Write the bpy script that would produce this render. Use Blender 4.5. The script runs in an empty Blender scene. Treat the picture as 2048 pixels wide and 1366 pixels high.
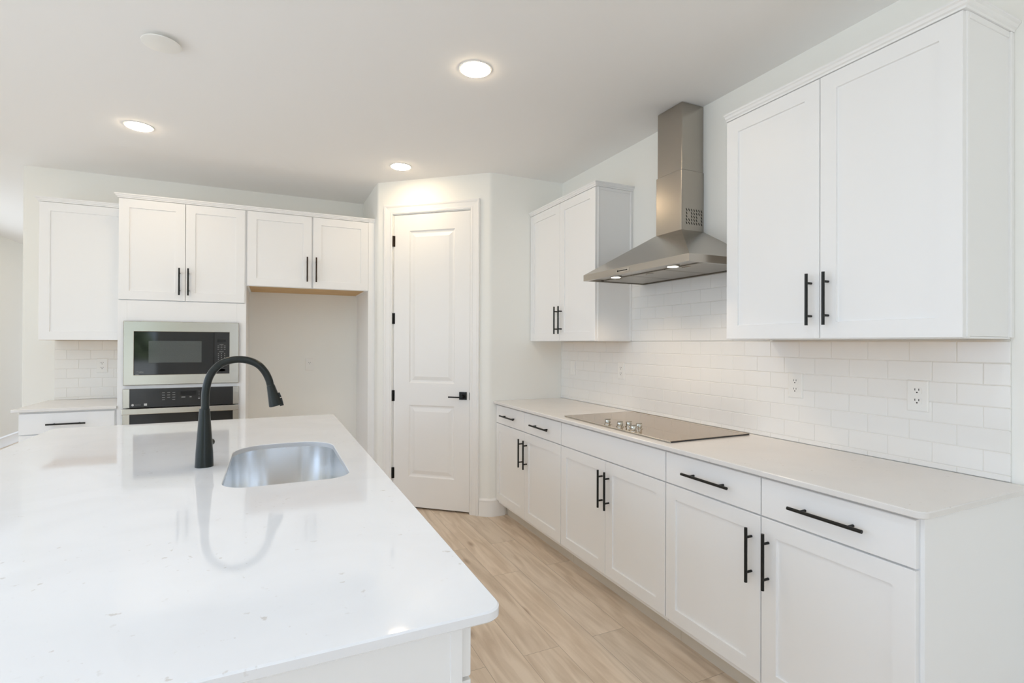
import bpy, bmesh, math, random
from mathutils import Vector, Matrix
random.seed(7)
SC = bpy.context.scene
COL = SC.collection
PI = math.pi

# ------------------------------------------------------------------ camera
F_PX, YAW, PITCH, ROLL, EYE = 1028.7, math.radians(25.13), math.radians(.215), math.radians(.211), 1.37
cd = bpy.data.cameras.new('camera')
cd.sensor_width = 36.0
cd.lens = F_PX / 2048 * 36.0
cd.clip_start = .02
cam = bpy.data.objects.new('camera', cd)
COL.objects.link(cam)
fw = Vector((math.sin(YAW) * math.cos(PITCH), math.cos(YAW) * math.cos(PITCH), math.sin(PITCH)))
rt = Vector((math.cos(YAW), -math.sin(YAW), 0))
up = rt.cross(fw)
rt, up = rt * math.cos(ROLL) + up * math.sin(ROLL), up * math.cos(ROLL) - rt * math.sin(ROLL)
M = Matrix((rt, up, -fw)).transposed().to_4x4()
M.translation = Vector((0, 0, EYE))
cam.matrix_world = M
SC.camera = cam

# ------------------------------------------------------------------ view, world, sampling
SC.view_settings.view_transform = 'Standard'
SC.view_settings.look = 'None'
SC.view_settings.gamma = 1.0
SC.view_settings.use_curve_mapping = False
SC.view_settings.exposure = 0.31
SC.cycles.max_bounces = 14
SC.cycles.diffuse_bounces = 10
SC.cycles.glossy_bounces = 12
SC.cycles.transparent_max_bounces = 12
SC.cycles.sample_clamp_indirect = 6.0
SC.cycles.caustics_reflective = False
SC.cycles.caustics_refractive = False

SKY_STRENGTH = 2.45
W = bpy.data.worlds.new('world')
SC.world = W
W.use_nodes = True
nt = W.node_tree
nt.nodes.clear()
def N(tree, kind, **kw):
    n = tree.nodes.new(kind)
    for k, v in kw.items():
        setattr(n, k, v)
    return n
wo = N(nt, 'ShaderNodeOutputWorld')
bg = N(nt, 'ShaderNodeBackground')
bg.inputs['Strength'].default_value = SKY_STRENGTH
tc = N(nt, 'ShaderNodeTexCoord')
sx = N(nt, 'ShaderNodeSeparateXYZ')
nt.links.new(tc.outputs['Generated'], sx.inputs[0])
nz = N(nt, 'ShaderNodeTexNoise')
nz.inputs['Scale'].default_value = 9.0
nz.inputs['Detail'].default_value = 6.0
nt.links.new(tc.outputs['Generated'], nz.inputs['Vector'])
ma = N(nt, 'ShaderNodeMath', operation='MULTIPLY_ADD')
nt.links.new(nz.outputs[0], ma.inputs[0])
ma.inputs[1].default_value = -.16
nt.links.new(sx.outputs['Z'], ma.inputs[2])
cr = N(nt, 'ShaderNodeValToRGB')
cr.color_ramp.elements[0].position = .0
cr.color_ramp.elements[0].color = (0, 0, 0, 1)
cr.color_ramp.elements[1].position = .035
cr.color_ramp.elements[1].color = (1, 1, 1, 1)
# the trees stand only to the left of the patio
tx = N(nt, 'ShaderNodeMapRange')
tx.inputs['From Min'].default_value = -.19; tx.inputs['From Max'].default_value = -.13
tx.inputs['To Min'].default_value = 0; tx.inputs['To Max'].default_value = .3
nt.links.new(sx.outputs['X'], tx.inputs[0])
ax = N(nt, 'ShaderNodeMath', operation='ADD')
ty = N(nt, 'ShaderNodeMapRange')
ty.inputs['From Min'].default_value = -.75; ty.inputs['From Max'].default_value = -.6
ty.inputs['To Min'].default_value = 0; ty.inputs['To Max'].default_value = .3
nt.links.new(sx.outputs['Y'], ty.inputs[0])
axy = N(nt, 'ShaderNodeMath', operation='ADD')
nt.links.new(tx.outputs[0], axy.inputs[0]); nt.links.new(ty.outputs[0], axy.inputs[1])
nt.links.new(ma.outputs[0], ax.inputs[0]); nt.links.new(axy.outputs[0], ax.inputs[1])
nt.links.new(ax.outputs[0], cr.inputs[0])
gr = N(nt, 'ShaderNodeValToRGB')
gr.color_ramp.elements[0].position = .42
gr.color_ramp.elements[0].color = (.012, .03, .009, 1)
gr.color_ramp.elements[1].position = .68
gr.color_ramp.elements[1].color = (.50, .72, .36, 1)
nz2 = N(nt, 'ShaderNodeTexNoise')
nz2.inputs['Scale'].default_value = 55.0
nz2.inputs['Detail'].default_value = 5.0
nt.links.new(tc.outputs['Generated'], nz2.inputs['Vector'])
nt.links.new(nz2.outputs[0], gr.inputs[0])
mx = N(nt, 'ShaderNodeMix', data_type='RGBA')
nt.links.new(cr.outputs[0], mx.inputs[0])
nt.links.new(gr.outputs[0], mx.inputs[6])
mx.inputs[7].default_value = (.78, .95, 1.20, 1)
# pale concrete patio and lawn below the horizon
mx2 = N(nt, 'ShaderNodeMix', data_type='RGBA')
lt = N(nt, 'ShaderNodeMath', operation='LESS_THAN')
nt.links.new(sx.outputs['Z'], lt.inputs[0])
lt.inputs[1].default_value = -.03
nt.links.new(lt.outputs[0], mx2.inputs[0])
nt.links.new(mx.outputs[2], mx2.inputs[6])
mx2.inputs[7].default_value = (.79, .87, .93, 1)
nt.links.new(mx2.outputs[2], bg.inputs['Color'])
nt.links.new(bg.outputs[0], wo.inputs[0])

LENS_RADIANCE = 52.0
HOOD_W = .40
HOOD_WARM = (1.0, .76, .52)
WARM = (1.0, .78, .52)
FILL_COOL = (.80, .96, 1.12)

# ------------------------------------------------------------------ materials
MATS = {}
def principled(name, col, rough=.5, metal=0.0, spec=.5, coat=0.0):
    m = bpy.data.materials.new(name)
    m.use_nodes = True
    b = m.node_tree.nodes['Principled BSDF']
    b.inputs['Base Color'].default_value = (*col, 1)
    b.inputs['Roughness'].default_value = rough
    b.inputs['Metallic'].default_value = metal
    b.inputs['Specular IOR Level'].default_value = spec
    b.inputs['Coat Weight'].default_value = coat
    MATS[name] = m
    return m, m.node_tree, b
def srgb(r, g, b):
    f = lambda c: (c / 255 / 12.92) if c / 255 <= .04045 else ((c / 255 + .055) / 1.055) ** 2.4
    return (f(r), f(g), f(b))
def noise_bump(t, b, scale, strength, dist=.002, detail=3, vec_scale=None):
    tcn = N(t, 'ShaderNodeTexCoord')
    n = N(t, 'ShaderNodeTexNoise')
    n.inputs['Scale'].default_value = scale
    n.inputs['Detail'].default_value = detail
    if vec_scale:
        mp = N(t, 'ShaderNodeMapping')
        mp.inputs['Scale'].default_value = vec_scale
        t.links.new(tcn.outputs['Object'], mp.inputs[0])
        t.links.new(mp.outputs[0], n.inputs['Vector'])
    else:
        t.links.new(tcn.outputs['Object'], n.inputs['Vector'])
    bu = N(t, 'ShaderNodeBump')
    bu.inputs['Strength'].default_value = strength
    bu.inputs['Distance'].default_value = dist
    t.links.new(n.outputs[0], bu.inputs['Height'])
    t.links.new(bu.outputs[0], b.inputs['Normal'])
    return n
def noise_tint(t, b, c1, c2, scale, vec_scale=None, detail=4, lo=.35, hi=.65):
    tcn = N(t, 'ShaderNodeTexCoord')
    n = N(t, 'ShaderNodeTexNoise')
    n.inputs['Scale'].default_value = scale
    n.inputs['Detail'].default_value = detail
    if vec_scale:
        mp = N(t, 'ShaderNodeMapping')
        mp.inputs['Scale'].default_value = vec_scale
        t.links.new(tcn.outputs['Object'], mp.inputs[0])
        t.links.new(mp.outputs[0], n.inputs['Vector'])
    else:
        t.links.new(tcn.outputs['Object'], n.inputs['Vector'])
    r = N(t, 'ShaderNodeValToRGB')
    r.color_ramp.elements[0].position = lo
    r.color_ramp.elements[0].color = (*c1, 1)
    r.color_ramp.elements[1].position = hi
    r.color_ramp.elements[1].color = (*c2, 1)
    t.links.new(n.outputs[0], r.inputs[0])
    t.links.new(r.outputs[0], b.inputs['Base Color'])
    return r

m, t, b = principled('wall_paint', srgb(242, 242, 238), .75, spec=.3)
noise_bump(t, b, 220, .05)
m, t, b = principled('ceiling_paint', srgb(243, 242, 241), .9, spec=.15)
noise_bump(t, b, 260, .05)
m, t, b = principled('trim_paint', srgb(241, 240, 238), .35)
noise_bump(t, b, 60, .015)
m, t, b = principled('cabinet_paint', srgb(240, 240, 240), .38, spec=.45)
noise_bump(t, b, 90, .012)
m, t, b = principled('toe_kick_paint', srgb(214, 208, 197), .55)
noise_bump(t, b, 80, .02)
m, t, b = principled('raw_plywood', srgb(206, 170, 118), .6)
noise_tint(t, b, srgb(196, 158, 104), srgb(216, 182, 132), 6, (1, 14, 14))
m, t, b = principled('tile_glaze', srgb(238, 237, 234), .14, spec=.5)
noise_bump(t, b, 14, .05, .003, 2)
m, t, b = principled('grout', srgb(229, 227, 221), .85, spec=.2)
noise_bump(t, b, 400, .1)
m, t, b = principled('black_metal', srgb(38, 38, 36), .38, .6, .5)
noise_bump(t, b, 500, .02)
m, t, b = principled('bronze_metal', srgb(58, 46, 36), .4, .6, .5)
noise_bump(t, b, 500, .02)
m, t, b = principled('faucet_black', srgb(33, 37, 34), .28, .35, .5)
noise_bump(t, b, 500, .01)
m, t, b = principled('chrome', srgb(196, 190, 178), .12, 1.0)
noise_bump(t, b, 60, .01)
m, t, b = principled('dark_slot', srgb(28, 27, 25), .7, spec=.2)
noise_bump(t, b, 60, .02)
m, t, b = principled('plastic_white', srgb(238, 237, 233), .3)
noise_bump(t, b, 60, .01)
m, t, b = principled('black_glass', srgb(22, 22, 22), .05, spec=.55)
noise_bump(t, b, 8, .004)
m, t, b = principled('window_glass_dark', srgb(78, 82, 80), .08, spec=.5)
noise_tint(t, b, srgb(74, 78, 77), srgb(84, 88, 86), 300)
m, t, b = principled('panel_black', srgb(36, 36, 36), .16, spec=.5)
noise_bump(t, b, 8, .004)
m, t, b = principled('display_black', srgb(10, 10, 11), .1)
noise_bump(t, b, 8, .004)
m, t, b = principled('print_grey', srgb(132, 132, 130), .5)
noise_bump(t, b, 60, .01)
m, t, b = principled('print_white', srgb(205, 205, 203), .5)
noise_bump(t, b, 60, .01)
m, t, b = principled('filter_mesh', srgb(170, 166, 158), .4, 1.0)
noise_bump(t, b, 700, .2)
m, t, b = principled('wallboard_dark', srgb(60, 58, 55), .8)
noise_bump(t, b, 60, .02)
m, t, b = principled('frame_dark', srgb(42, 42, 42), .45)
noise_bump(t, b, 60, .01)

# brushed stainless, grain along one axis
def stainless(name, col, rough, vs):
    m, t, b = principled(name, col, rough, 1.0)
    tcn = N(t, 'ShaderNodeTexCoord')
    mp = N(t, 'ShaderNodeMapping')
    mp.inputs['Scale'].default_value = vs
    n = N(t, 'ShaderNodeTexNoise')
    n.inputs['Scale'].default_value = 60
    n.inputs['Detail'].default_value = 4
    t.links.new(tcn.outputs['Object'], mp.inputs[0])
    t.links.new(mp.outputs[0], n.inputs['Vector'])
    mr = N(t, 'ShaderNodeMapRange')
    mr.inputs['To Min'].default_value = rough - .05
    mr.inputs['To Max'].default_value = rough + .07
    t.links.new(n.outputs[0], mr.inputs[0])
    t.links.new(mr.outputs[0], b.inputs['Roughness'])
    bu = N(t, 'ShaderNodeBump')
    bu.inputs['Strength'].default_value = .012
    bu.inputs['Distance'].default_value = .0005
    t.links.new(n.outputs[0], bu.inputs['Height'])
    t.links.new(bu.outputs[0], b.inputs['Normal'])
stainless('steel_hood', srgb(178, 172, 163), .25, (120, 2, 120))
stainless('steel_appliance', srgb(194, 190, 181), .2, (1, 40, 40))
stainless('steel_sink', srgb(240, 242, 244), .2, (30, 30, 1))

# cooktop: black glass, its warm tile reflection put into a tan metallic base
m, t, b = principled('cooktop_glass', srgb(170, 148, 120), .06, .55, .9)
noise_bump(t, b, 6, .003)

# quartz with sparse beige flecks
def quartz(name, base, rough):
    m, t, b = principled(name, base, rough, spec=.5)
    tcn = N(t, 'ShaderNodeTexCoord')
    n1 = N(t, 'ShaderNodeTexNoise'); n1.inputs['Scale'].default_value = 55; n1.inputs['Detail'].default_value = 3
    n2 = N(t, 'ShaderNodeTexNoise'); n2.inputs['Scale'].default_value = 5; n2.inputs['Detail'].default_value = 2
    n3 = N(t, 'ShaderNodeTexNoise'); n3.inputs['Scale'].default_value = 3; n3.inputs['Detail'].default_value = 8; n3.inputs['Distortion'].default_value = 1.2
    for n in (n1, n2, n3):
        t.links.new(tcn.outputs['Object'], n.inputs['Vector'])
    r1 = N(t, 'ShaderNodeValToRGB'); r1.color_ramp.elements[0].position = .665; r1.color_ramp.elements[1].position = .72
    r2 = N(t, 'ShaderNodeValToRGB'); r2.color_ramp.elements[0].position = .50; r2.color_ramp.elements[1].position = .62
    t.links.new(n1.outputs[0], r1.inputs[0]); t.links.new(n2.outputs[0], r2.inputs[0])
    mu = N(t, 'ShaderNodeMath', operation='MULTIPLY')
    t.links.new(r1.outputs[0], mu.inputs[0]); t.links.new(r2.outputs[0], mu.inputs[1])
    m2 = N(t, 'ShaderNodeMath', operation='MULTIPLY'); m2.inputs[1].default_value = .45
    t.links.new(mu.outputs[0], m2.inputs[0])
    r3 = N(t, 'ShaderNodeValToRGB')
    r3.color_ramp.elements[0].position = .35; r3.color_ramp.elements[0].color = (base[0] * .965, base[1] * .965, base[2] * .965, 1)
    r3.color_ramp.elements[1].position = .6; r3.color_ramp.elements[1].color = (*base, 1)
    t.links.new(n3.outputs[0], r3.inputs[0])
    mixn = N(t, 'ShaderNodeMix', data_type='RGBA')
    t.links.new(m2.outputs[0], mixn.inputs[0])
    t.links.new(r3.outputs[0], mixn.inputs[6])
    mixn.inputs[7].default_value = (*srgb(186, 176, 164), 1)
    t.links.new(mixn.outputs[2], b.inputs['Base Color'])
quartz('quartz_white', srgb(239, 240, 243), .05)
quartz('quartz_grey', srgb(228, 225, 222), .16)

# light oak vinyl planks running along Y
m, t, b = principled('oak_planks', srgb(196, 178, 156), .42, spec=.35)
tcn = N(t, 'ShaderNodeTexCoord')
mp = N(t, 'ShaderNodeMapping'); mp.inputs['Rotation'].default_value = (0, 0, PI / 2); mp.inputs['Location'].default_value = (.35, .07, 0)
t.links.new(tcn.outputs['Object'], mp.inputs[0])
br = N(t, 'ShaderNodeTexBrick')
br.offset = .37; br.offset_frequency = 2
br.inputs['Scale'].default_value = 1.0
br.inputs['Brick Width'].default_value = 1.22
br.inputs['Row Height'].default_value = .18
br.inputs['Mortar Size'].default_value = .0011
br.inputs['Mortar Smooth'].default_value = .3
br.inputs['Bias'].default_value = 0
br.inputs['Color1'].default_value = (0, 0, 0, 1)
br.inputs['Color2'].default_value = (1, 1, 1, 1)
br.inputs['Mortar'].default_value = (.5, .5, .5, 1)
t.links.new(mp.outputs[0], br.inputs['Vector'])
# shift the grain per plank
sc_ = N(t, 'ShaderNodeVectorMath', operation='SCALE'); sc_.inputs['Scale'].default_value = 7.3
t.links.new(br.outputs['Color'], sc_.inputs[0])
ad = N(t, 'ShaderNodeVectorMath', operation='ADD')
t.links.new(mp.outputs[0], ad.inputs[0]); t.links.new(sc_.outputs[0], ad.inputs[1])
mg = N(t, 'ShaderNodeMapping'); mg.inputs['Scale'].default_value = (1.1, 10, 1)
t.links.new(ad.outputs[0], mg.inputs[0])
ng = N(t, 'ShaderNodeTexNoise'); ng.inputs['Scale'].default_value = 2.2; ng.inputs['Detail'].default_value = 8; ng.inputs['Distortion'].default_value = .9
t.links.new(mg.outputs[0], ng.inputs['Vector'])
rg = N(t, 'ShaderNodeValToRGB')
rg.color_ramp.elements[0].position = .30; rg.color_ramp.elements[0].color = (*srgb(200, 182, 161), 1)
rg.color_ramp.elements[1].position = .62; rg.color_ramp.elements[1].color = (*srgb(226, 211, 193), 1)
t.links.new(ng.outputs[0], rg.inputs[0])
# tone per plank
mt = N(t, 'ShaderNodeMix', data_type='RGBA', blend_type='MULTIPLY'); mt.inputs[0].default_value = 1.0
rp = N(t, 'ShaderNodeValToRGB')
rp.color_ramp.elements[0].color = (.90, .89, .87, 1); rp.color_ramp.elements[1].color = (1.04, 1.03, 1.02, 1)
t.links.new(br.outputs['Color'], rp.inputs[0])
t.links.new(rg.outputs[0], mt.inputs[6]); t.links.new(rp.outputs[0], mt.inputs[7])
# small knots
mk = N(t, 'ShaderNodeMapping'); mk.inputs['Scale'].default_value = (2.4, 6.5, 1)
t.links.new(ad.outputs[0], mk.inputs[0])
vk = N(t, 'ShaderNodeTexVoronoi'); vk.inputs['Scale'].default_value = .85
t.links.new(mk.outputs[0], vk.inputs['Vector'])
rk = N(t, 'ShaderNodeValToRGB')
rk.color_ramp.elements[0].position = .03; rk.color_ramp.elements[0].color = (.62, .56, .50, 1)
rk.color_ramp.elements[1].position = .13; rk.color_ramp.elements[1].color = (1, 1, 1, 1)
t.links.new(vk.outputs['Distance'], rk.inputs[0])
mk2 = N(t, 'ShaderNodeMix', data_type='RGBA', blend_type='MULTIPLY'); mk2.inputs[0].default_value = 1.0
t.links.new(mt.outputs[2], mk2.inputs[6]); t.links.new(rk.outputs[0], mk2.inputs[7])
mm = N(t, 'ShaderNodeMix', data_type='RGBA')
t.links.new(br.outputs['Fac'], mm.inputs[0])
t.links.new(mk2.outputs[2], mm.inputs[6])
mm.inputs[7].default_value = (*srgb(158, 143, 126), 1)
t.links.new(mm.outputs[2], b.inputs['Base Color'])

def emissive(name, col, strength):
    m = bpy.data.materials.new(name); m.use_nodes = True
    t = m.node_tree; t.nodes.clear()
    o = N(t, 'ShaderNodeOutputMaterial'); e = N(t, 'ShaderNodeEmission')
    e.inputs['Color'].default_value = (*col, 1); e.inputs['Strength'].default_value = strength
    t.links.new(e.outputs[0], o.inputs[0]); MATS[name] = m
emissive('lamp_lens', WARM, LENS_RADIANCE)
emissive('fill_lamp_lens', FILL_COOL, LENS_RADIANCE * 1.42)  # cool lens for the added fill lamps out of view
emissive('hood_lens', (1, .93, .82), 5.0)
# thin window pane
m = bpy.data.materials.new('pane_glass'); m.use_nodes = True
t = m.node_tree; t.nodes.clear()
o = N(t, 'ShaderNodeOutputMaterial'); tr = N(t, 'ShaderNodeBsdfTransparent'); gl = N(t, 'ShaderNodeBsdfGlossy'); ms = N(t, 'ShaderNodeMixShader'); lw = N(t, 'ShaderNodeLayerWeight'); fr = N(t, 'ShaderNodeMath', operation='POWER'); fs = N(t, 'ShaderNodeMath', operation='MULTIPLY_ADD')
gl.inputs['Roughness'].default_value = .02
tr.inputs['Color'].default_value = (.965, .965, .965, 1)
lw.inputs['Blend'].default_value = .5; fr.inputs[1].default_value = 5.0; fs.inputs[1].default_value = .5; fs.inputs[2].default_value = .03
t.links.new(lw.outputs['Facing'], fr.inputs[0]); t.links.new(fr.outputs[0], fs.inputs[0])
t.links.new(fs.outputs[0], ms.inputs[0]); t.links.new(tr.outputs[0], ms.inputs[1]); t.links.new(gl.outputs[0], ms.inputs[2]); t.links.new(ms.outputs[0], o.inputs[0])
MATS['pane_glass'] = m

# ------------------------------------------------------------------ mesh helpers
class MB:
    """collects shapes; build() links them as ONE mesh object"""
    def __init__(self):
        self.bm = bmesh.new(); self.mats = ['']; self.cur = 0
    def mat(self, name):
        if name not in self.mats: self.mats.append(name)
        self.cur = self.mats.index(name); return self
    def _f(self, verts):
        try:
            f = self.bm.faces.new(verts); f.material_index = self.cur; return f
        except ValueError:
            return None
    def box(self, x0, x1, y0, y1, z0, z1, bev=0.0, seg=1):
        if x1 < x0: x0, x1 = x1, x0
        if y1 < y0: y0, y1 = y1, y0
        if z1 < z0: z0, z1 = z1, z0
        v = [self.bm.verts.new(p) for p in ((x0, y0, z0), (x1, y0, z0), (x1, y1, z0), (x0, y1, z0), (x0, y0, z1), (x1, y0, z1), (x1, y1, z1), (x0, y1, z1))]
        fs = [self._f([v[i] for i in q]) for q in ((3, 2, 1, 0), (4, 5, 6, 7), (0, 1, 5, 4), (1, 2, 6, 5), (2, 3, 7, 6), (3, 0, 4, 7))]
        if bev:
            es = list({e for f in fs for e in f.edges})
            r = bmesh.ops.bevel(self.bm, geom=es, offset=bev, segments=seg, affect='EDGES', profile=.5)
            for f in r['faces']: f.material_index = self.cur
        return self
    def loops(self, ls, cap0=True, cap1=True, closed=True):
        """ls: list of equally long point lists; joins consecutive loops"""
        vs = [[self.bm.verts.new(p) for p in l] for l in ls]
        n = len(vs[0])
        for a, c in zip(vs, vs[1:]):
            for i in range(n if closed else n - 1):
                j = (i + 1) % n
                self._f((a[i], a[j], c[j], c[i]))
        if cap0: self._f(list(reversed(vs[0])))
        if cap1: self._f(vs[-1])
        return self
    def prism(self, pts, z0, z1):
        return self.loops([[(x, y, z0) for x, y in pts], [(x, y, z1) for x, y in pts]])
    def cyl(self, a, c, r0, r1=None, n=20, cap=True):
        r1 = r0 if r1 is None else r1
        return self.tube([a, c], [r0, r1], n, cap)
    def tube(self, path, radii, n=20, cap=True):
        P = [Vector(p) for p in path]
        if not hasattr(radii, '__len__'): radii = [radii] * len(P)
        ls = []; prev = None
        for i, p in enumerate(P):
            d = (P[min(i + 1, len(P) - 1)] - P[max(i - 1, 0)]).normalized()
            if prev is None:
                ref = Vector((0, 0, 1)) if abs(d.z) < .9 else Vector((0, 1, 0))
                u = d.cross(ref).normalized()
            else:
                u = (prev - d * prev.dot(d)).normalized()
            prev = u; w = d.cross(u)
            ls.append([p + (u * math.cos(k * 2 * PI / n) + w * math.sin(k * 2 * PI / n)) * radii[i] for k in range(n)])
        return self.loops(ls, cap, cap)
    def lathe(self, c, prof, n=40, cap0=True, cap1=True):
        return self.loops([[(c[0] + r * math.cos(k * 2 * PI / n), c[1] + r * math.sin(k * 2 * PI / n), c[2] + z) for k in range(n)] for r, z in prof], cap0, cap1)
    def panel(self, fr, u0, u1, v0, v1, prof, back=True):
        """rectangular loops on a face frame: prof = [(inset, height), ...]"""
        O, U, V, Nn = fr
        ls = []
        for ins, h in prof:
            ls.append([O + U * a + V * c + Nn * h for a, c in ((u0 + ins, v0 + ins), (u1 - ins, v0 + ins), (u1 - ins, v1 - ins), (u0 + ins, v1 - ins))])
        return self.loops(ls, back, True)
    def build(self, name, mat=None, parent=None, root=None, smooth=False, loc=None):
        if mat:
            self.mats[0] = mat
        bm = self.bm
        bmesh.ops.remove_doubles(bm, verts=bm.verts, dist=1e-6)
        bmesh.ops.recalc_face_normals(bm, faces=bm.faces)
        off = Vector(loc) if loc is not None else Vector((0, 0, 0))
        if parent is not None:
            off = Vector(parent.get('_o', (0, 0, 0)))
        bmesh.ops.translate(bm, verts=bm.verts, vec=-off)
        me = bpy.data.meshes.new(name)
        bm.to_mesh(me); bm.free()
        names = [x for x in self.mats]
        used = sorted({p.material_index for p in me.polygons})
        remap = {u: i for i, u in enumerate(used)}
        for u in used: me.materials.append(MATS[names[u]])
        for p in me.polygons: p.material_index = remap[p.material_index]
        if smooth:
            for p in me.polygons: p.use_smooth = True
            try: me.set_sharp_from_angle(angle=math.radians(35))
            except Exception: pass
        o = bpy.data.objects.new(name, me)
        COL.objects.link(o)
        if parent is not None:
            o.parent = parent; o['_o'] = list(off)
        else:
            o.location = off; o['_o'] = list(off)
        return o
def tag(o, label, cat, group=None, kind=None):
    o['label'] = label; o['category'] = cat
    if group: o['group'] = group
    if kind: o['kind'] = kind
    return o
def thing(name, label, cat, loc, group=None):
    o = bpy.data.objects.new(name, None); o.empty_display_size = .1
    COL.objects.link(o); o.location = loc; o['_o'] = list(loc)
    return tag(o, label, cat, group)
def struct(o, label=None):
    o['kind'] = 'structure'
    if label: o['label'] = label
    return o
def rrect(x0, x1, y0, y1, r, seg=8, corners=(1, 1, 1, 1)):
    """counter-clockwise rounded rectangle; corners sw, se, ne, nw"""
    pts = []
    for (cx, cy, a0), on in zip(((x0, y0, PI), (x1, y0, 1.5 * PI), (x1, y1, 0), (x0, y1, .5 * PI)), corners):
        rr = r if on is True or on == 1 else on
        if not rr: pts.append((cx, cy)); continue
        mx_ = cx + (rr if cx == x0 else -rr); my_ = cy + (rr if cy == y0 else -rr)
        for k in range(seg + 1):
            a = a0 + k * PI / 2 / seg
            pts.append((mx_ + rr * math.cos(a), my_ + rr * math.sin(a)))
    return pts
def inset_pts(pts, d):
    out = []; n = len(pts)
    for i in range(n):
        p0, p1, p2 = Vector(pts[i - 1]), Vector(pts[i]), Vector(pts[(i + 1) % n])
        t1, t2 = (p1 - p0).normalized(), (p2 - p1).normalized()
        n1, n2 = Vector((-t1.y, t1.x)), Vector((-t2.y, t2.x))
        nn = (n1 + n2).normalized()
        k = d / max(.3, nn.dot(n1))
        out.append(tuple(p1 + nn * k))
    return out
X, Y, Z = Vector((1, 0, 0)), Vector((0, 1, 0)), Vector((0, 0, 1))

# ------------------------------------------------------------------ key dimensions (metres)
XW, XT = 2.230, 2.222           # right wall face, tile face
CZ = 2.725                      # ceiling
YB = 5.165                      # back wall face
YF = 3.760                      # short pantry wall face
A = Vector((.813, 4.426)); B = Vector((1.574, 3.760))       # pantry diagonal
TD = (B - A).normalized(); ND = Vector((TD.y, -TD.x))       # along, outward to the kitchen
if ND.y > 0: ND = -ND
LX, RY = -3.14, -3.60           # left wall, rear wall
CT, CTB = .914, .894            # counter top / underside

# ------------------------------------------------------------------ room shell
o = MB().box(LX - .15, XW + .15, RY - .15, 12.2, -.06, 0).build('floor', 'oak_planks'); struct(o, 'light oak plank floor')
o = MB().box(LX - .15, XW + .15, RY - .15, 12.2, CZ, CZ + .08).build('ceiling', 'ceiling_paint'); struct(o, 'flat white ceiling')
o = MB().box(XW, XW + .12, RY, 12, 0, CZ).build('wall_right', 'wall_paint'); struct(o)
# back wall, bullnosed free end towards the passage
pts = [(XW, YB), (XW, YB + .12)] + [(-1.73 + .02 - .02 * math.sin(k * PI / 12), YB + .10 + .02 * math.cos(k * PI / 12)) for k in range(7)] + \
      [(-1.73 + .02 - .02 * math.cos(k * PI / 12), YB + .02 - .02 * math.sin(k * PI / 12)) for k in range(7)]
o = MB().prism(pts, 0, CZ).build('wall_back', 'wall_paint', smooth=True); struct(o)
# left and rear walls with window openings
def wall_with_holes(axis, c0, c1, a0, a1, holes):
    """axis 'x': wall spans y; holes = [(a, b, z0, z1)] sorted"""
    mb = MB(); cur = a0
    def bx(p, q, z0, z1):
        if q - p < 1e-4 or z1 - z0 < 1e-4: return
        if axis == 'x': mb.box(c0, c1, p, q, z0, z1)
        else: mb.box(p, q, c0, c1, z0, z1)
    for (p, q, z0, z1) in holes:
        bx(cur, p, 0, CZ); bx(p, q, 0, z0); bx(p, q, z1, CZ); cur = q
    bx(cur, a1, 0, CZ)
    return mb
LH = [(-2.7, -.9, .35, 2.35), (-.5, 1.3, .35, 2.35), (1.7, 3.5, .35, 2.35), (5.7, 8.5, .35, 2.35)]  # unseen windows added to let in side light and brighten the passage
RH = [(-2.95, -2.08, .1, 2.55), (-.2, 1.4, .05, 2.35)]
FH = [(-2.9, -.2, .1, 2.45)]  # unseen window added so light grazes the passage wall
o = wall_with_holes('x', LX - .12, LX, RY, 12, LH).build('wall_left', 'wall_paint'); struct(o)
o = wall_with_holes('y', RY - .12, RY, LX - .12, XW + .12, RH).build('wall_rear', 'wall_paint'); struct(o)
o = wall_with_holes('y', 12, 12.12, LX - .12, XW, FH).build('wall_far', 'wall_paint'); struct(o)
def window(n, axis, c, a0, a1, z0, z1, mull=1, far=False):
    """white frame and mullions plus one pane sheet"""
    sg = -1 if far else 1
    fr = MB(); d0, d1 = c - sg * .09, c - sg * .03; g = c - sg * .06
    def bx(p, q, r, s):
        if axis == 'x': fr.box(d0, d1, p, q, r, s, .004)
        else: fr.box(p, q, d0, d1, r, s, .004)
    w = .05
    bx(a0, a0 + w, z0, z1); bx(a1 - w, a1, z0, z1); bx(a0 + w, a1 - w, z0, z0 + w); bx(a0 + w, a1 - w, z1 - w, z1)
    for k in range(1, mull + 1):
        p = a0 + (a1 - a0) * k / (mull + 1); bx(p - .02, p + .02, z0 + w, z1 - w)
    fo = fr.build('window_%d' % n, 'trim_paint'); struct(fo, 'unseen white framed window')
    pn = MB()
    if axis == 'x': pn.box(g - .003, g + .003, a0 + .03, a1 - .03, z0 + .03, z1 - .03)
    else: pn.box(a0 + .03, a1 - .03, g - .003, g + .003, z0 + .03, z1 - .03)
    pn.build('pane', 'pane_glass', fo)
    # daylight portal filling the opening (guides sampling, gives off no light itself)
    ld = bpy.data.lights.new('portal', 'AREA'); ld.shape = 'RECTANGLE'; ld.size = a1 - a0; ld.size_y = z1 - z0; ld.energy = 1; ld.cycles.is_portal = True
    lo = bpy.data.objects.new('window_portal', ld); COL.objects.link(lo)
    mid = ((a0 + a1) / 2, (z0 + z1) / 2)
    if axis == 'x':
        lo.location = (c - .13, mid[0], mid[1]); lo.rotation_euler = (PI / 2, 0, -PI / 2)
    else:
        lo.location = (mid[0], c - sg * .13, mid[1]); lo.rotation_euler = (-PI / 2, 0, PI) if not far else (-PI / 2, 0, 0)
n = 0
for h in LH: n += 1; window(n, 'x', LX, *h)
for h in RH: n += 1; window(n, 'y', RY, *h, mull=1 if h[1] - h[0] > 1 else 0)
for h in FH: n += 1; window(n, 'y', 12, *h, far=True)

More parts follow.
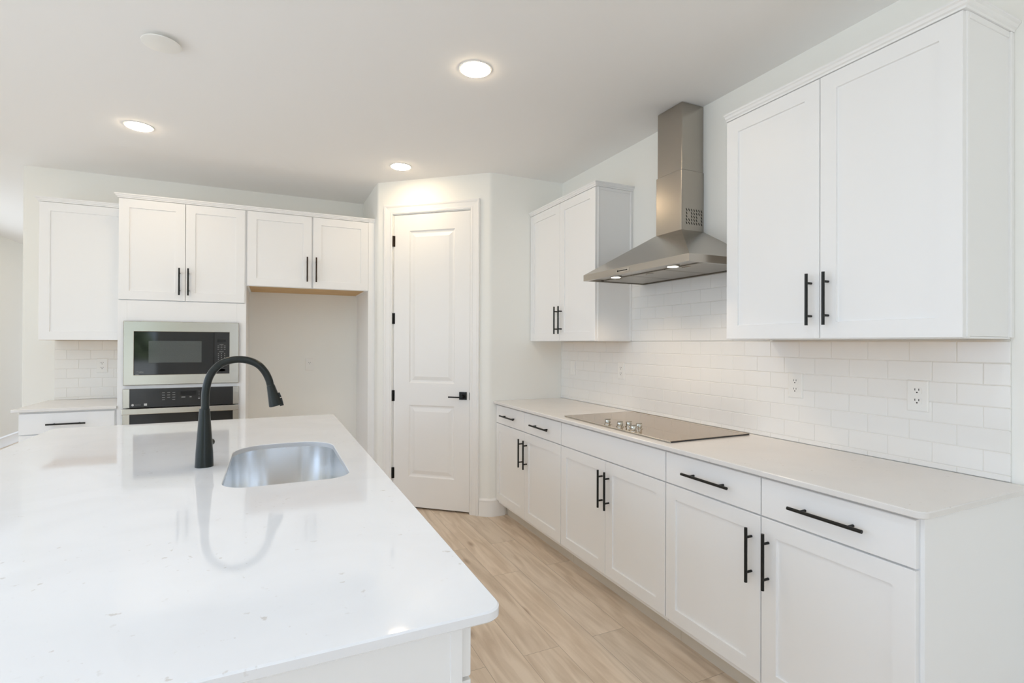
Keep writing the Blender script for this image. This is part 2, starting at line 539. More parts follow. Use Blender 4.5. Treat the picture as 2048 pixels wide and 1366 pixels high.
# pantry walls (return, diagonal with door opening, short wall), bullnosed corners
TH = .11
def P2(s, off=0.0): return tuple(A + TD * s + ND * off)       # point on the diagonal, off = out of the wall
LD = (B - A).length
S0, S1, DH = .150, .843, 2.445
def bull(c, d_in, d_out, r=.022, n=6):
    """rounded corner at c between incoming and outgoing unit directions"""
    c = Vector(c); d_in = Vector(d_in).normalized(); d_out = Vector(d_out).normalized()
    p, q = c - d_in * r, c + d_out * r
    return [tuple((p * (1 - k / n) + c * (k / n)) * (1 - k / n) + (c * (1 - k / n) + q * (k / n)) * (k / n)) for k in range(n + 1)]
Ai = Vector((.813 + TH, 0)); 
inA = Vector((.813 + TH, 4.426 + TH * .42)); inB = Vector((1.574 + TH * .40, 3.76 + TH))
left_fp = [(.813, YB)] + bull(A, (0, -1), TD) + [P2(S0), P2(S0, -TH), tuple(inA), (.813 + TH, YB)]
right_fp = [P2(S1)] + bull(B, TD, (1, 0)) + [(XW, YF), (XW, YF + TH), tuple(inB), P2(S1, -TH)]
mb = MB().prism(left_fp, 0, CZ).prism(right_fp, 0, CZ)
mb.prism([P2(S0), P2(S1), P2(S1, -TH), P2(S0, -TH)], DH, CZ)
o = mb.build('wall_pantry', 'wall_paint', smooth=True); struct(o)
# casing round the pantry door
def casing():
    prof = [(0, 0), (0, .010), (.012, .013), (.02, .010), (.05, .014), (.058, .019), (.068, .021), (.074, .019), (.076, 0)]
    mb = MB()
    s0, s1, zt = S0 - .004, S1 + .004, DH + .004
    ls = []
    for d, h in prof:
        ls.append([(*P2(s0 - d, h), 0.0), (*P2(s0 - d, h), zt + d), (*P2(s1 + d, h), zt + d), (*P2(s1 + d, h), 0.0)])
    # ls indexed by profile; join along profile for each of the three runs
    for i in range(len(prof)):
        j = (i + 1) % len(prof)
        for k in range(3):
            mb._f([mb.bm.verts.new(p) for p in (ls[i][k], ls[i][k + 1], ls[j][k + 1], ls[j][k])])
    for k in (0, 3):
        mb._f([mb.bm.verts.new(l[k]) for l in ls])
    # jamb lining
    mb.prism([P2(S0 - .001, 0), P2(S0 + .004, 0), P2(S0 + .004, -TH), P2(S0 - .001, -TH)], 0, DH)
    mb.prism([P2(S1 - .004, 0), P2(S1 + .001, 0), P2(S1 + .001, -TH), P2(S1 - .004, -TH)], 0, DH)
    mb.prism([P2(S0, 0), P2(S1, 0), P2(S1, -TH), P2(S0, -TH)], DH - .005, DH + .001)
    mb.prism([P2(S0 + .002, -.045), P2(S0 + .014, -.045), P2(S0 + .014, -.07), P2(S0 + .002, -.07)], 0, DH - .004)
    mb.prism([P2(S1 - .014, -.045), P2(S1 - .002, -.045), P2(S1 - .002, -.07), P2(S1 - .014, -.07)], 0, DH - .004)
    return mb.build('trim_1', 'trim_paint')
struct(casing(), 'white moulded casing around pantry door')
# two-panel door slab
DF = (Vector((*P2(0, -.004), 0)) - Vector((0, 0, 0)), Vector((TD.x, TD.y, 0)), Z, Vector((ND.x, ND.y, 0)))
def door_slab():
    mb = MB(); O, U, V, Nn = DF
    u0, u1, v0, v1 = S0 + .007, S1 - .007, .016, DH - .008
    t = .0; dep = -.035
    ops = [(u0 + .142, u1 - .130, .265, .858), (u0 + .142, u1 - .130, 1.040, v1 - .135)]
    def q(a, c, e, f, h=0.0): mb._f([mb.bm.verts.new(O + U * x + V * y + Nn * h) for x, y in ((a, e), (c, e), (c, f), (a, f))])
    q(u0, ops[0][0], v0, v1); q(ops[0][1], u1, v0, v1)
    zs = [v0, ops[0][2], ops[0][3], ops[1][2], ops[1][3], v1]
    for i in (0, 2, 4): q(ops[0][0], ops[0][1], zs[i], zs[i + 1])
    for a, c, e, f in ops:
        mb.panel(DF, a, c, e, f, [(0, 0), (.010, -.009), (.018, -.011), (.024, -.011), (.050, -.003), (.053, -.002)], back=False)
    # edges and back
    ring0 = [O + U * x + V * y for x, y in ((u0, v0), (u1, v0), (u1, v1), (u0, v1))]
    ring1 = [p + Nn * dep for p in ring0]
    mb.loops([ring0, ring1], False, True)
    return mb.build('door_1', 'trim_paint')
door = struct(door_slab(), 'white two-panel pantry door')
def dpt(s, off, z): return (*P2(s, off), z)
for z in (.285, .930, 1.575, 2.222):
    mb = MB().cyl(dpt(S0 + .003, .004, z - .045), dpt(S0 + .003, .004, z + .045), .0065, n=12)
    mb.prism([P2(S0 + .003, -.003), P2(S0 + .018, -.003), P2(S0 + .018, -.0015), P2(S0 + .003, -.0015)], z - .045, z + .045)
    mb.build('hinge', 'bronze_metal' if z > 2 else 'black_metal', door)
hd = MB()
hd.loops([[dpt(.782 + a, off, .947 + c) for a, c in ((-.031, -.031), (.031, -.031), (.031, .031), (-.031, .031))] for off in (-.004, .005, .006)])
hd = hd.build('door_handle', 'black_metal', door)
hd['label'] = 'black square rosette lever handle'
mb = MB().cyl(dpt(.782, .005, .947), dpt(.782, .045, .947), .013, n=20)
mb.build('lever_hub', 'black_metal', hd, smooth=True)
mb = MB()
mb.loops([[dpt(.795 - k, .043 + w, .938 + h) for w, h in ((-.006, -.005), (.006, -.005), (.006, .005), (-.006, .005))] for k in (0, .005, .12, .123)])
mb.build('lever', 'black_metal', hd)
mb = MB().prism([P2(S1 - .0075, .0005), P2(S1 - .0035, .0005), P2(S1 - .0035, -.03), P2(S1 - .0075, -.03)], .915, .975)
mb.build('latch_plate', 'black_metal', door)

# baseboards
def base_profile(): return [(0, 0), (.019, 0), (.019, .012), (.014, .020), (.014, .105), (.011, .118), (.013, .124), (.009, .134), (0, .140)]
def baseboard(path, name):
    """path: 2-D points of the wall face, the room lying to the right of the direction of travel"""
    pr = base_profile(); pv = [Vector(p) for p in path]; ls = []
    for i, p in enumerate(pv):
        t1 = (p - pv[i - 1]).normalized() if i else (pv[1] - p).normalized()
        t2 = (pv[i + 1] - p).normalized() if i < len(pv) - 1 else t1
        n1, n2 = Vector((t1.y, -t1.x)), Vector((t2.y, -t2.x)); nn = (n1 + n2).normalized(); k = 1 / max(.4, nn.dot(n1))
        ls.append([(*(p + nn * d * k), z) for d, z in pr])
    return struct(MB().loops(ls).build(name, 'trim_paint', smooth=True))
baseboard([(LX, RY + .02), (LX, 11.98)], 'baseboard_left')
baseboard([P2(S1 + .080)] + bull(B, TD, (1, 0), .03) + [(1.70, YF)], 'baseboard_pantry')
baseboard([(XW, .70), (XW, RY + .02)], 'baseboard_right')

# ------------------------------------------------------------------ cabinet makers
DT = .020        # door thickness
SHAKER = lambda s: [(0, 0), (0, DT - .0015), (.0015, DT), (s, DT), (s + .0012, DT - .0080)]
SLAB = [(0, 0), (0, DT - .002), (.002, DT)]
def pull(fr, u, v, length, vertical, parent, mat='black_metal', post=.64):
    O, U, V, Nn = fr
    D = V if vertical else U
    c = O + U * u + V * v + Nn * (DT + .030)
    mb = MB().cyl(c - D * length / 2, c + D * length / 2, .0058, n=14)
    for s in (-.5, .5):
        p = c + D * (length * post * s)
        mb.cyl(p - Nn * .031, p, .0047, n=12)
    return mb.build('handle', mat, parent, smooth=True)
def shaker_door(fr, u0, u1, v0, v1, root, stile=.060, name='door'):
    return MB().panel(fr, u0, u1, v0, v1, SHAKER(stile)).build(name, 'cabinet_paint', root)
def drawer_front(fr, u0, u1, v0, v1, root, name='drawer'):
    return MB().panel(fr, u0, u1, v0, v1, SLAB).build(name, 'cabinet_paint', root)
def crown(path, z, root, closed_ends=True):
    """small stepped crown moulding along a 2-D path, outward to the right of travel"""
    pr = [(-.012, 0), (.004, 0), (.006, .006), (.012, .010), (.016, .018), (.022, .022), (.022, .029), (-.012, .029)]
    pv = [Vector(p) for p in path]; ls = []
    for i, p in enumerate(pv):
        t1 = (p - pv[i - 1]).normalized() if i else (pv[1] - p).normalized()
        t2 = (pv[i + 1] - p).normalized() if i < len(pv) - 1 else t1
        n1, n2 = Vector((t1.y, -t1.x)), Vector((t2.y, -t2.x)); nn = (n1 + n2).normalized(); k = 1 / max(.4, nn.dot(n1))
        ls.append([(*(p + nn * d * k), z + h) for d, h in pr])
    return MB().loops(ls).build('crown_moulding', 'cabinet_paint', root)

# ---- right run: base cabinets.  door backs at x = XD, faces 20 mm proud
XFACE = 1.627; XD = XFACE + DT
def frame_right(y_left): return (Vector((XD, y_left, 0)), -Y, Z, -X)     # u runs towards the camera
def base_cabinet_right(y_far, y_near, label, drawers, doors, end_panel=False):
    r = thing('base_cabinet', label, 'cabinet', (XD + .28, (y_far + y_near) / 2, 0))
    mb = MB().box(XD, XT + .004, y_near, y_far, .105, CTB - .001, .001)
    mb.build('body', 'cabinet_paint', r)
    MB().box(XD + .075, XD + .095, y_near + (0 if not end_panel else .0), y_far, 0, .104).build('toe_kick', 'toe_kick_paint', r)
    fr = frame_right(y_far)
    for u0, u1, h in drawers:
        d = drawer_front(fr, u0, u1, .745, .8815, r, 'drawer' if h else 'false_front')
        if h: pull(fr, (u0 + u1) / 2, .812, .245, False, d)
    for u0, u1, hu in doors:
        d = shaker_door(fr, u0, u1, .132, .739, r)
        pull(fr, hu, .590, .202, True, d)
    return r
g = .002
base_cabinet_right(3.757, 2.752, 'white shaker base cabinet with two small drawers, farthest along the counter beside the pantry corner',
    [(g, .5005, 1), (.5035, 1.003, 1)], [(g, .5005, .464), (.5035, 1.003, .540)])
base_cabinet_right(2.750, 1.822, 'white shaker base cabinet with a plain false drawer front, directly below the cooktop',
    [(g, .926, 0)], [(g, .4625, .438), (.4655, .926, .497)])
r = base_cabinet_right(1.820, .818, 'white shaker base cabinet with two wide drawers and exposed end panel, nearest the camera',
    [(g, .4985, 1), (.5035, 1.0, 1)], [(g, .4985, .461), (.5035, 1.0, .533)])
mb = MB().box(XD - .002, XT + .004, .806, .8175, .0, CTB - .001, .001)
mb.build('end_panel', 'cabinet_paint', r)

# ---- right countertop
def slab(pts, z0, z1, bev=.003):
    i = inset_pts(pts, bev)
    f = lambda q, z: [(x, y, z) for x, y in q]
    return [f(i, z0), f(pts, z0 + bev * .8), f(pts, z1 - bev), f(i, z1)]
mb = MB().loops(slab(rrect(1.602, XT - .0005, .786, YF - .001, .012, 6, (.028, 0, 0, 0)), CTB, CT))
tag(mb.build('countertop', 'quartz_grey', smooth=True), 'long pale quartz countertop on the right wall, holding the cooktop', 'countertop')

# ---- tiled backsplashes
def tiles(name, label, fr, W_, H_, regions, row0, joints, depth):
    """regions: (u0,u1,v0,v1) tiled areas.  rows start at row0, pitch .0748; joints(k) gives the joint phase of row k"""
    O, U, V, Nn = fr
    mb = MB(); mb.mat('grout')
    for u0, u1, v0, v1 in regions:
        mb.panel(fr, u0 + .002, u1 - .002, v0 + .002, v1 - .002, [(0, .0006), (0, depth - .0016)])
    mb.mat('tile_glaze')
    ph, pw, gr_ = .0748, .1515, .0011
    for k in range(-1, 14):
        z0, z1 = row0 + k * ph, row0 + (k + 1) * ph
        for i in range(-2, 40):
            a = joints(k) + i * pw; c = a + pw
            for u0, u1, v0, v1 in regions:
                p, q, r_, s = max(a + gr_, u0), min(c - gr_, u1), max(z0 + gr_, v0), min(z1 - gr_, v1)
                if q - p > .006 and s - r_ > .006:
                    mb.panel(fr, p, q, r_, s, [(0, .0006), (0, depth - .0012), (.0009, depth - .0003), (.0022, depth)], back=False)
    return tag(mb.build(name, None), label, 'backsplash')
frt = (Vector((XW, YF, 0)), -Y, Z, -X)
# u = YF - y ; near end y = .843
yend = YF - .843
def jr(k):
    full = (YF - .991) % .1515
    return full if k % 2 == 1 else (full + .07575) % .1515
tiles('tile_backsplash', 'white subway tile backsplash on the right wall behind the cooktop', frt, 0, 0,
      [(.001, yend, CT + .001, 1.389), (YF - 2.822, YF - 1.758, 1.389, 1.80)], .935, lambda k: jr(k), XW - XT)
frb = (Vector((-1.53, YB, 0)), X, Z, -Y)
tiles('tile_backsplash', 'small white subway tile patch left of the wall oven above the short counter', frb, 0, 0,
      [(0, .536, CT + .001, 1.381)], .932, lambda k: (0 if k % 2 else .07575), .008)

# ---- outlets and switch
def outlet(fr, u, v, label, kind='duplex', w=.072, h=.117):
    O, U, V, Nn = fr
    base = O + U * u + V * v
    r = thing('wall_outlet' if kind != 'switch' else 'light_switch', label, 'outlet' if kind != 'switch' else 'switch', base)
    f2 = (base, U, V, Nn)
    MB().panel(f2, -w / 2, w / 2, -h / 2, h / 2, [(0, 0), (0, .0035), (.004, .006)]).build('cover_plate', 'plastic_white', r)
    if kind == 'switch':
        MB().panel(f2, -.016, .016, -.033, .033, [(0, .005), (0, .007), (.002, .008)]).build('rocker', 'plastic_white', r)
        return r
    for cz in ((.0195, -.0195) if kind == 'duplex' else (.012,)):
        mb = MB()
        pts = []
        for k in range(24):
            a = k * 2 * PI / 24
            pts.append((max(-.0165, min(.0165, .0185 * math.cos(a))), max(-.0145, min(.0145, .0165 * math.sin(a)))))
        mb.loops([[base + U * a + V * (cz + c) + Nn * hh for a, c in pts] for hh in (.0055, .0072)])
        rc = mb.build('receptacle', 'plastic_white', r)
        sl = MB()
        for du in (-.0065, .0065):
            sl.panel((base, U, V, Nn), du - .0012, du + .0012, cz + .0005, cz + .0085, [(0, .0070), (0, .0075)])
        c = base + V * (cz - .0065)
        sl.cyl(c + Nn * .0070, c + Nn * .0075, .0027, n=12)
        sl.build('slots', 'dark_slot', rc)
    return r
fo = (Vector((XT, 0, 0)), -Y, Z, -X)
outlet(fo, -1.112, 1.177, 'white duplex outlet under the large wall cabinet, nearest the camera')
outlet(fo, -1.613, 1.179, 'white duplex outlet just right of the cooktop on the tile')
outlet(fo, -2.932, 1.181, 'white duplex outlet on the tile left of the cooktop, under the smaller cabinet')
outlet(fo, -3.566, 1.174, 'white rocker light switch on the tile near the pantry corner', 'switch')
outlet((Vector((0, YB, 0)), X, Z, -Y), .330, 1.168, 'white outlet on the bare wall of the empty fridge alcove', 'single')
outlet((Vector((0, YB - .008, 0)), X, Z, -Y), -1.228, 1.180, 'white duplex outlet on the tile patch left of the wall oven')

# ---- cooktop
r = thing('cooktop', 'black glass electric cooktop with chrome knobs set in the right counter', 'cooktop', (1.93, 2.30, CT))
mb = MB().loops(slab(rrect(1.672, 2.180, 1.838, 2.770, .006, 3), CT + .0005, CT + .007, .0015))
mb.build('glass_top', 'cooktop_glass', r)
MB().box(1.6725, 2.1795, 1.834, 1.8375, CT + .0004, CT + .0066, .001).build('side_edge', 'panel_black', r)
MB().box(1.6725, 2.1795, 2.7705, 2.774, CT + .0004, CT + .0066, .001).build('side_edge', 'panel_black', r)
mb = MB()
for y0, y1 in ((1.836, 2.772),):
    for xa, xc in ((1.664, 1.6718), (2.1802, 2.184)):
        MB().box(xa, xc, y0, y1, CT + .0005, CT + .0078, .0012).build('edge_trim', 'steel_appliance', r)['label'] = 'brushed steel edge strip'

for cx, cy in ((1.708, 2.377), (1.715, 2.275), (1.764, 2.262), (1.700, 2.143), (1.772, 2.186)):
    k = MB().lathe((cx, cy, CT + .0068), [(.021, 0), (.021, .003), (.016, .006), (.0165, .022), (.0155, .025)], 28)
    k = k.build('knob', 'chrome', r, smooth=True)
    MB().box(cx - .019, cx + .019, cy - .0035, cy + .0035, CT + .030, CT + .037, .002).build('knob_grip', 'chrome', k)

# ---- range hood
HX0, HY0, HY1, HZ0, HZ1 = 1.757, 1.812, 2.703, 1.757, 1.794
DX, DY0, DY1 = 2.063, 2.186, 2.396
r = thing('range_hood', 'stainless steel chimney range hood on the wall above the cooktop', 'range hood', (2.0, 2.257, HZ0))
xb = XT - .0005
xw = XW - .0005
mb = MB()
ring = lambda x0, x1, y0, y1, z: [(x0, y0, z), (x1, y0, z), (x1, y1, z), (x0, y1, z)]
mb.loops([ring(HX0 + .02, xb - .012, HY0 + .02, HY1 - .02, HZ0 + .010), ring(HX0 + .02, xb - .012, HY0 + .02, HY1 - .02, HZ0), ring(HX0, xb, HY0, HY1, HZ0), ring(HX0, xb, HY0, HY1, HZ1),
          ring(DX - .004, xb, DY0 - .004, DY1 + .004, 2.006)])
mb.build('canopy', 'steel_hood', r)
duct = MB().box(DX, xw, DY0, DY1, 2.004, 2.345, .004, 2)
duct = duct.build('lower_duct', 'steel_hood', r)
MB().box(DX + .006, xw, DY0 + .005, DY1 - .005, 2.3455, CZ - .001, .004, 2).build('upper_duct', 'steel_hood', r)
mb = MB()
for i in range(7):
    for j in range(5):
        if (i == 1 and j in (2, 3)) or (i == 5 and j in (1, 2)): continue
        cx, cz, ln, wd = 2.100 + i * .0185, 2.048 + j * .0185, .0062, .0020
        mb.loops([[(cx + a * .62, DY0 - hh, cz + c) for a, c in ((-ln - wd, ln - wd), (-ln + wd, ln + wd), (ln + wd, -ln + wd), (ln - wd, -ln - wd))] for hh in (-.001, .0006)])
mb.build('vent_slots', 'dark_slot', duct)
for k in range(3):
    y0 = HY0 + .035 + k * .2765
    f_ = MB().panel((Vector((1.885, y0, HZ0 + .009)), Y, X, -Z), 0, .27, 0, .305, [(0, 0), (0, .004), (.004, .005)])
    f_ = f_.build('grease_filter', 'filter_mesh', r)
    MB().box(1.895, 1.907, y0 + .11, y0 + .16, HZ0 + .0005, HZ0 + .0045, .001).build('latch', 'steel_hood', f_)
for cy in (2.482, 2.008):
    lm = MB().lathe((1.838, cy, HZ0 + .0105), [(.034, 0), (.034, -.006), (.028, -.0075)], 28, True, True).build('lamp', 'steel_hood', r, smooth=True)
    MB().lathe((1.838, cy, HZ0 + .003), [(.027, 0), (.027, -.0012)], 28).build('lamp_lens', 'hood_lens', lm)
    ld = bpy.data.lights.new('hood_lamp_light', 'SPOT'); ld.energy = HOOD_W * 10; ld.color = HOOD_WARM; ld.spot_size = math.radians(135); ld.spot_blend = .8; ld.shadow_soft_size = .026
    lo = bpy.data.objects.new('hood_lamp_light', ld); COL.objects.link(lo); lo.location = (1.838, cy, HZ0 - .028)
cp = MB().box(HX0 - .0015, HX0 + .001, 2.255, 2.365, HZ0 + .010, HZ0 + .028, .0005).build('control_panel', 'steel_appliance', r)
mb = MB()
mb.cyl((HX0 - .0015, 2.352, HZ0 + .019), (HX0 - .003, 2.352, HZ0 + .019), .0055, n=14)
for q in range(6): mb.box(HX0 - .0028, HX0 - .0015, 2.333 - q * .0125, 2.341 - q * .0125, HZ0 + .016, HZ0 + .0215)
mb.build('buttons', 'dark_slot', cp)

# ---- right wall cabinets
XU = 1.927; XUD = XU + DT
def wall_cabinet_right(y_far, y_near, label, zb, hu, split, door_y=None):
    r = thing('wall_cabinet', label, 'cabinet', (2.08, (y_far + y_near) / 2, zb))
    body = MB().box(XUD, xb if zb > 5 else XW - .0005, y_near, y_far, zb + .006, 2.408, .001).build('body', 'cabinet_paint', r)
    mb = MB()
    mb.box(XUD, XUD + .018, y_near + .018, y_far - .018, zb - .0, zb + .0055)
    mb.box(XUD, XT - .002, y_near, y_near + .0175, zb, zb + .0055); mb.box(XUD, XT - .002, y_far - .0175, y_far, zb, zb + .0055)
    mb.build('light_rail', 'cabinet_paint', r)
    MB().box(XUD + .019, XT - .002, y_near + .0185, y_far - .0185, zb + .0032, zb + .0057).build('underside', 'raw_plywood', r)['label'] = 'bare wood underside'
    # applied strips framing the exposed side
    mb = MB()
    mb.box(XUD + .001, XUD + .014, y_near - .003, y_near + .002, zb + .004, 2.407, .001)
    mb.box(XW - .022, XW - .001, y_near - .008, y_near + .002, zb + .004, 2.407, .002)
    mb.box(XUD + .014, XW - .022, y_near - .004, y_near + .002, 2.388, 2.407, .001)
    mb.build('side_strips', 'cabinet_paint', r)
    crown([(XW - .001, y_far), (XU + .004, y_far), (XU + .004, y_near - .004), (XW - .001, y_near - .004)][1:], 2.408, r)
    fr = (Vector((XUD, y_far, 0)), -Y, Z, -X)
    w = y_far - y_near
    d1 = shaker_door(fr, g, split - .0015, zb + .003, 2.404, r, .062)
    d2 = shaker_door(fr, split + .0015, w - .001, zb + .003, 2.404, r, .062)
    pull(fr, split - hu, zb + .155, .202, True, d1); pull(fr, split + hu, zb + .155, .202, True, d2)
    return r
wall_cabinet_right(3.757, 2.826, 'white two-door wall cabinet in the pantry corner, left of the range hood', 1.387, .030, .472)
wall_cabinet_right(1.752, .843, 'large white two-door wall cabinet right of the range hood, nearest the camera', 1.391, .034, .452)

# ------------------------------------------------------------------ back wall run
YT = 4.530; YTD = YT + DT          # door faces and door backs
TX0, TX1 = -.993, -.176
r = thing('oven_cabinet', 'tall white cabinet housing the microwave and wall oven', 'cabinet', (-.585, 4.85, 0))
mb = MB()
mb.box(TX0, TX0 + .019, YTD, YB - .0005, 0, 2.408, .001); mb.box(TX1 - .019, TX1, YTD, YB - .0005, 0, 2.408, .001)
mb.box(TX0 + .019, TX1 - .019, YB - .012, YB - .0005, .1, 2.408)
mb.box(TX0 + .019, TX1 - .019, YTD, YB - .012, 2.388, 2.408)
mb.box(TX0 + .019, TX1 - .019, YTD, YB - .012, 1.66, 1.68)
mb.box(TX0 + .019, TX1 - .019, YTD + .02, YB - .012, 1.040, 1.054)
mb.box(TX0 + .019, TX1 - .019, YTD + .02, YB - .012, .33, .35)
mb.build('carcass', 'cabinet_paint', r)
mb = MB()
# face frame around the two appliance openings
mb.box(TX0, TX0 + .055, YT + .002, YTD, .10, 1.672, .001); mb.box(TX1 - .065, TX1, YT + .002, YTD, .10, 1.672, .001)
mb.box(TX0 + .055, TX1 - .065, YT + .002, YTD, 1.505, 1.672); mb.box(TX0 + .055, TX1 - .065, YT + .002, YTD, 1.030, 1.072); mb.box(TX0 + .055, TX1 - .065, YT + .002, YTD, .30, .36)
mb.build('face_frame', 'cabinet_paint', r)
frT = (Vector((TX0, YTD, 0)), X, Z, -Y)
d = shaker_door(frT, .003, .4095, 1.678, 2.404, r, .062); pull(frT, .375, 1.820, .202, True, d)
d = shaker_door(frT, .4125, TX1 - TX0 - .010, 1.678, 2.404, r, .062); pull(frT, .432, 1.820, .202, True, d)
drawer_front(frT, .003, TX1 - TX0 - .004, .12, .295, r)
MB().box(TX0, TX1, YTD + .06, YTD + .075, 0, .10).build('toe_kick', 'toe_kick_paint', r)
crown([(TX0, YB - .31), (TX0, YT + .002), (TX1 + .0005, YT + .002)], 2.408, r)

# microwave with trim kit
MX0, MX1, MZ0, MZ1 = -.955, -.224, 1.058, 1.521
r = thing('microwave', 'built-in microwave in a wide steel trim frame, above the wall oven', 'microwave', (-.59, YT, MZ0))
frM = (Vector((0, YT + .0015, 0)), X, Z, -Y)
def dash(mb, x0, x1, z0, z1, h): mb.panel(frM, x0, x1, z0, z1, [(0, h), (0, h + .0004)])
GX0, GX1, GZ0, GZ1 = -.893, -.288, 1.131, 1.447
mb = MB()
O, U, V, Nn = frM
outer = lambda ins, h: [O + U * a + V * c + Nn * h for a, c in ((MX0 + ins, MZ0 + ins), (MX1 - ins, MZ0 + ins), (MX1 - ins, MZ1 - ins), (MX0 + ins, MZ1 - ins))]
inner = lambda ins, h: [O + U * a + V * c + Nn * h for a, c in ((GX0 - ins, GZ0 - ins), (GX1 + ins, GZ0 - ins), (GX1 + ins, GZ1 + ins), (GX0 - ins, GZ1 + ins))]
mb.loops([outer(0, 0), outer(0, .018), outer(.003, .021), inner(.002, .021), inner(0, .019), inner(0, 0)], False, False)
mb.build('trim_frame', 'steel_appliance', r)['label'] = 'brushed stainless surround'
MB().box(GX0 + .02, GX1 - .02, YT + .04, YT + .45, GZ0 - .03, GZ1 + .03).build('cavity', 'panel_black', r)
dr = MB().panel(frM, GX0 + .0005, -.392, GZ0 + .0005, GZ1 - .0005, [(0, -.03), (0, .016), (.002, .0175)]).build('door', 'black_glass', r)
MB().panel(frM, -.805, -.472, 1.219, 1.379, [(0, .0174), (0, .0178)]).build('window', 'window_glass_dark', dr)['label'] = 'grey see-through window mesh'
mb = MB().mat('panel_black').panel(frM, -.390, GX1 - .0005, GZ0 + .0005, GZ1 - .0005, [(0, -.03), (0, .016), (.002, .0175)]).mat('print_grey')
dash(mb, -.355, -.328, 1.352, 1.3545, .0174)
for row, z in enumerate((1.341, 1.328, 1.315)):
    for c in range(3): dash(mb, -.368 + c * .021, -.356 + c * .021, z, z + .0026, .0174)
dash(mb, -.358, -.328, 1.296, 1.2985, .0174)
for row, z in enumerate((1.281, 1.266, 1.251, 1.236)):
    for c in range(3): dash(mb, -.364 + c * .021, -.3595 + c * .021, z, z + .0055, .0174)
cp = mb.build('control_panel', None, r)
MB().panel(frM, -.370, -.315, 1.371, 1.393, [(0, .0174), (0, .0178)]).build('display', 'display_black', cp)
def lettering(txt, size, fr, u, v, h, parent, name='lettering', mat='print_grey'):
    cu = bpy.data.curves.new('t', 'FONT'); cu.body = txt; cu.size = size; cu.extrude = .0002
    ob = bpy.data.objects.new('t', cu); COL.objects.link(ob)
    dg = bpy.context.evaluated_depsgraph_get(); me = bpy.data.meshes.new_from_object(ob.evaluated_get(dg))
    bpy.data.objects.remove(ob)
    O, U, V, Nn = fr; off = Vector(parent['_o'])
    for vt in me.vertices:
        c = vt.co.copy(); vt.co = O + U * (u + c.x) + V * (v + c.y) + Nn * (h + c.z) - off
    me.materials.clear(); me.materials.append(MATS[mat])
    o = bpy.data.objects.new(name, me); COL.objects.link(o); o.parent = parent; o['_o'] = list(off)
    return o
lettering('Profile', .017, frM, -.878, 1.147, .0176, dr)
mb = MB(); dash(mb, -.884, -.862, 1.1335, 1.1375, .0174); mb.build('model_tag', 'print_grey', dr)
mb = MB(); mb.panel(frM, -.368, -.316, 1.148, 1.168, [(0, .0174), (0, .0178), (.0012, .0178), (.0012, .0175)]); mb.build('open_button', 'panel_black', cp)

# wall oven
OX0, OX1, OZ1, OZ0 = -.958, -.224, 1.031, .330
r = thing('wall_oven', 'built-in wall oven with black control strip and steel bar handle, below the microwave', 'oven', (-.59, YT, OZ0))
frO = (Vector((0, YT + .0015, 0)), X, Z, -Y)
MB().panel(frO, OX0, OX1, .893, OZ1, [(0, 0), (0, .014), (.002, .016)]).build('control_fascia', 'steel_appliance', r)
mb = MB().mat('panel_black').panel(frO, -.918, -.262, .8945, OZ1 - .001, [(0, .0155), (0, .018), (.0015, .019)]).mat('print_grey')
for row, z in enumerate((.996, .979, .962, .945)):
    for c, x in enumerate((-.712, -.680, -.648)):
        if row == 3 and c == 1: continue
        dash(mb, x - .009, x + .009, z, z + .0036, .0189)
dash(mb, -.600, -.575, .958, .965, .0189); dash(mb, -.548, -.535, .958, .965, .0189)
for z in (1.000, .986, .973, .960): dash(mb, -.489, -.485, z, z + .003, .0189)
dash(mb, -.493, -.481, .944, .953, .0189)
cp = mb.build('control_panel', None, r)
MB().panel(frO, -.605, -.505, .972, 1.006, [(0, .0189), (0, .0193)]).build('display', 'display_black', cp)
mb = MB()
c = Vector((-.898, YT + .0015, .915))
mb.cyl(c - Y * .0189, c - Y * .0194, .0078, n=24)
mb.build('logo_disc', 'print_white', cp)
MB().panel(frO, -.830, -.812, .908, .924, [(0, .0189), (0, .0194)]).build('logo_square', 'print_white', cp)
lettering('PROFILE', .0095, frO, -.884, .9115, .0190, cp)
dr = MB().panel(frO, OX0, OX1, OZ0, .885, [(0, 0), (0, .020), (.002, .022)]).build('door', 'steel_appliance', r)
MB().panel(frO, -.916, -.262, .40, .852, [(0, .0215), (0, .0235), (.0015, .0245)]).build('door_glass', 'black_glass', dr)
hb = MB().box(-.956, -.222, YT - .060, YT - .044, .851, .892, .003, 2)
for x in (-.930, -.248): hb.box(x - .012, x + .012, YT - .046, YT - .018, .858, .885, .002)
hb.build('handle', 'steel_appliance', dr)

# cabinet over the fridge alcove, with deep sides
r = FCAB = thing('fridge_cabinet', 'white two-door cabinet bridging the empty fridge alcove, right of the oven cabinet', 'cabinet', (.30, 4.85, 1.81))
FX0, FX1 = TX1 + .001, .7565
MB().box(FX0, FX1, YTD, YB - .0005, 1.832, 2.408, .001).build('body', 'cabinet_paint', r)
mb = MB()
mb.box(FX0, FX1, YTD, YTD + .018, 1.816, 1.8315); mb.box(FX0, FX0 + .016, YTD + .018, YB - .001, 1.816, 1.8315); mb.box(FX1 - .016, FX1, YTD + .018, YB - .001, 1.816, 1.8315)
mb.build('bottom_rail', 'cabinet_paint', r)
MB().box(FX0 + .0165, FX1 - .0165, YTD + .0185, YB - .001, 1.824, 1.8318).build('underside', 'raw_plywood', r)['label'] = 'bare wood underside'
frF = (Vector((0, YTD, 0)), X, Z, -Y)
crown([(FX0, YT + .002), (.7565, YT + .002)], 2.408, r)
d = shaker_door(frF, -.168, .3010, 1.818, 2.404, r, .062); pull(frF, .267, 1.968, .202, True, d, 'bronze_metal')
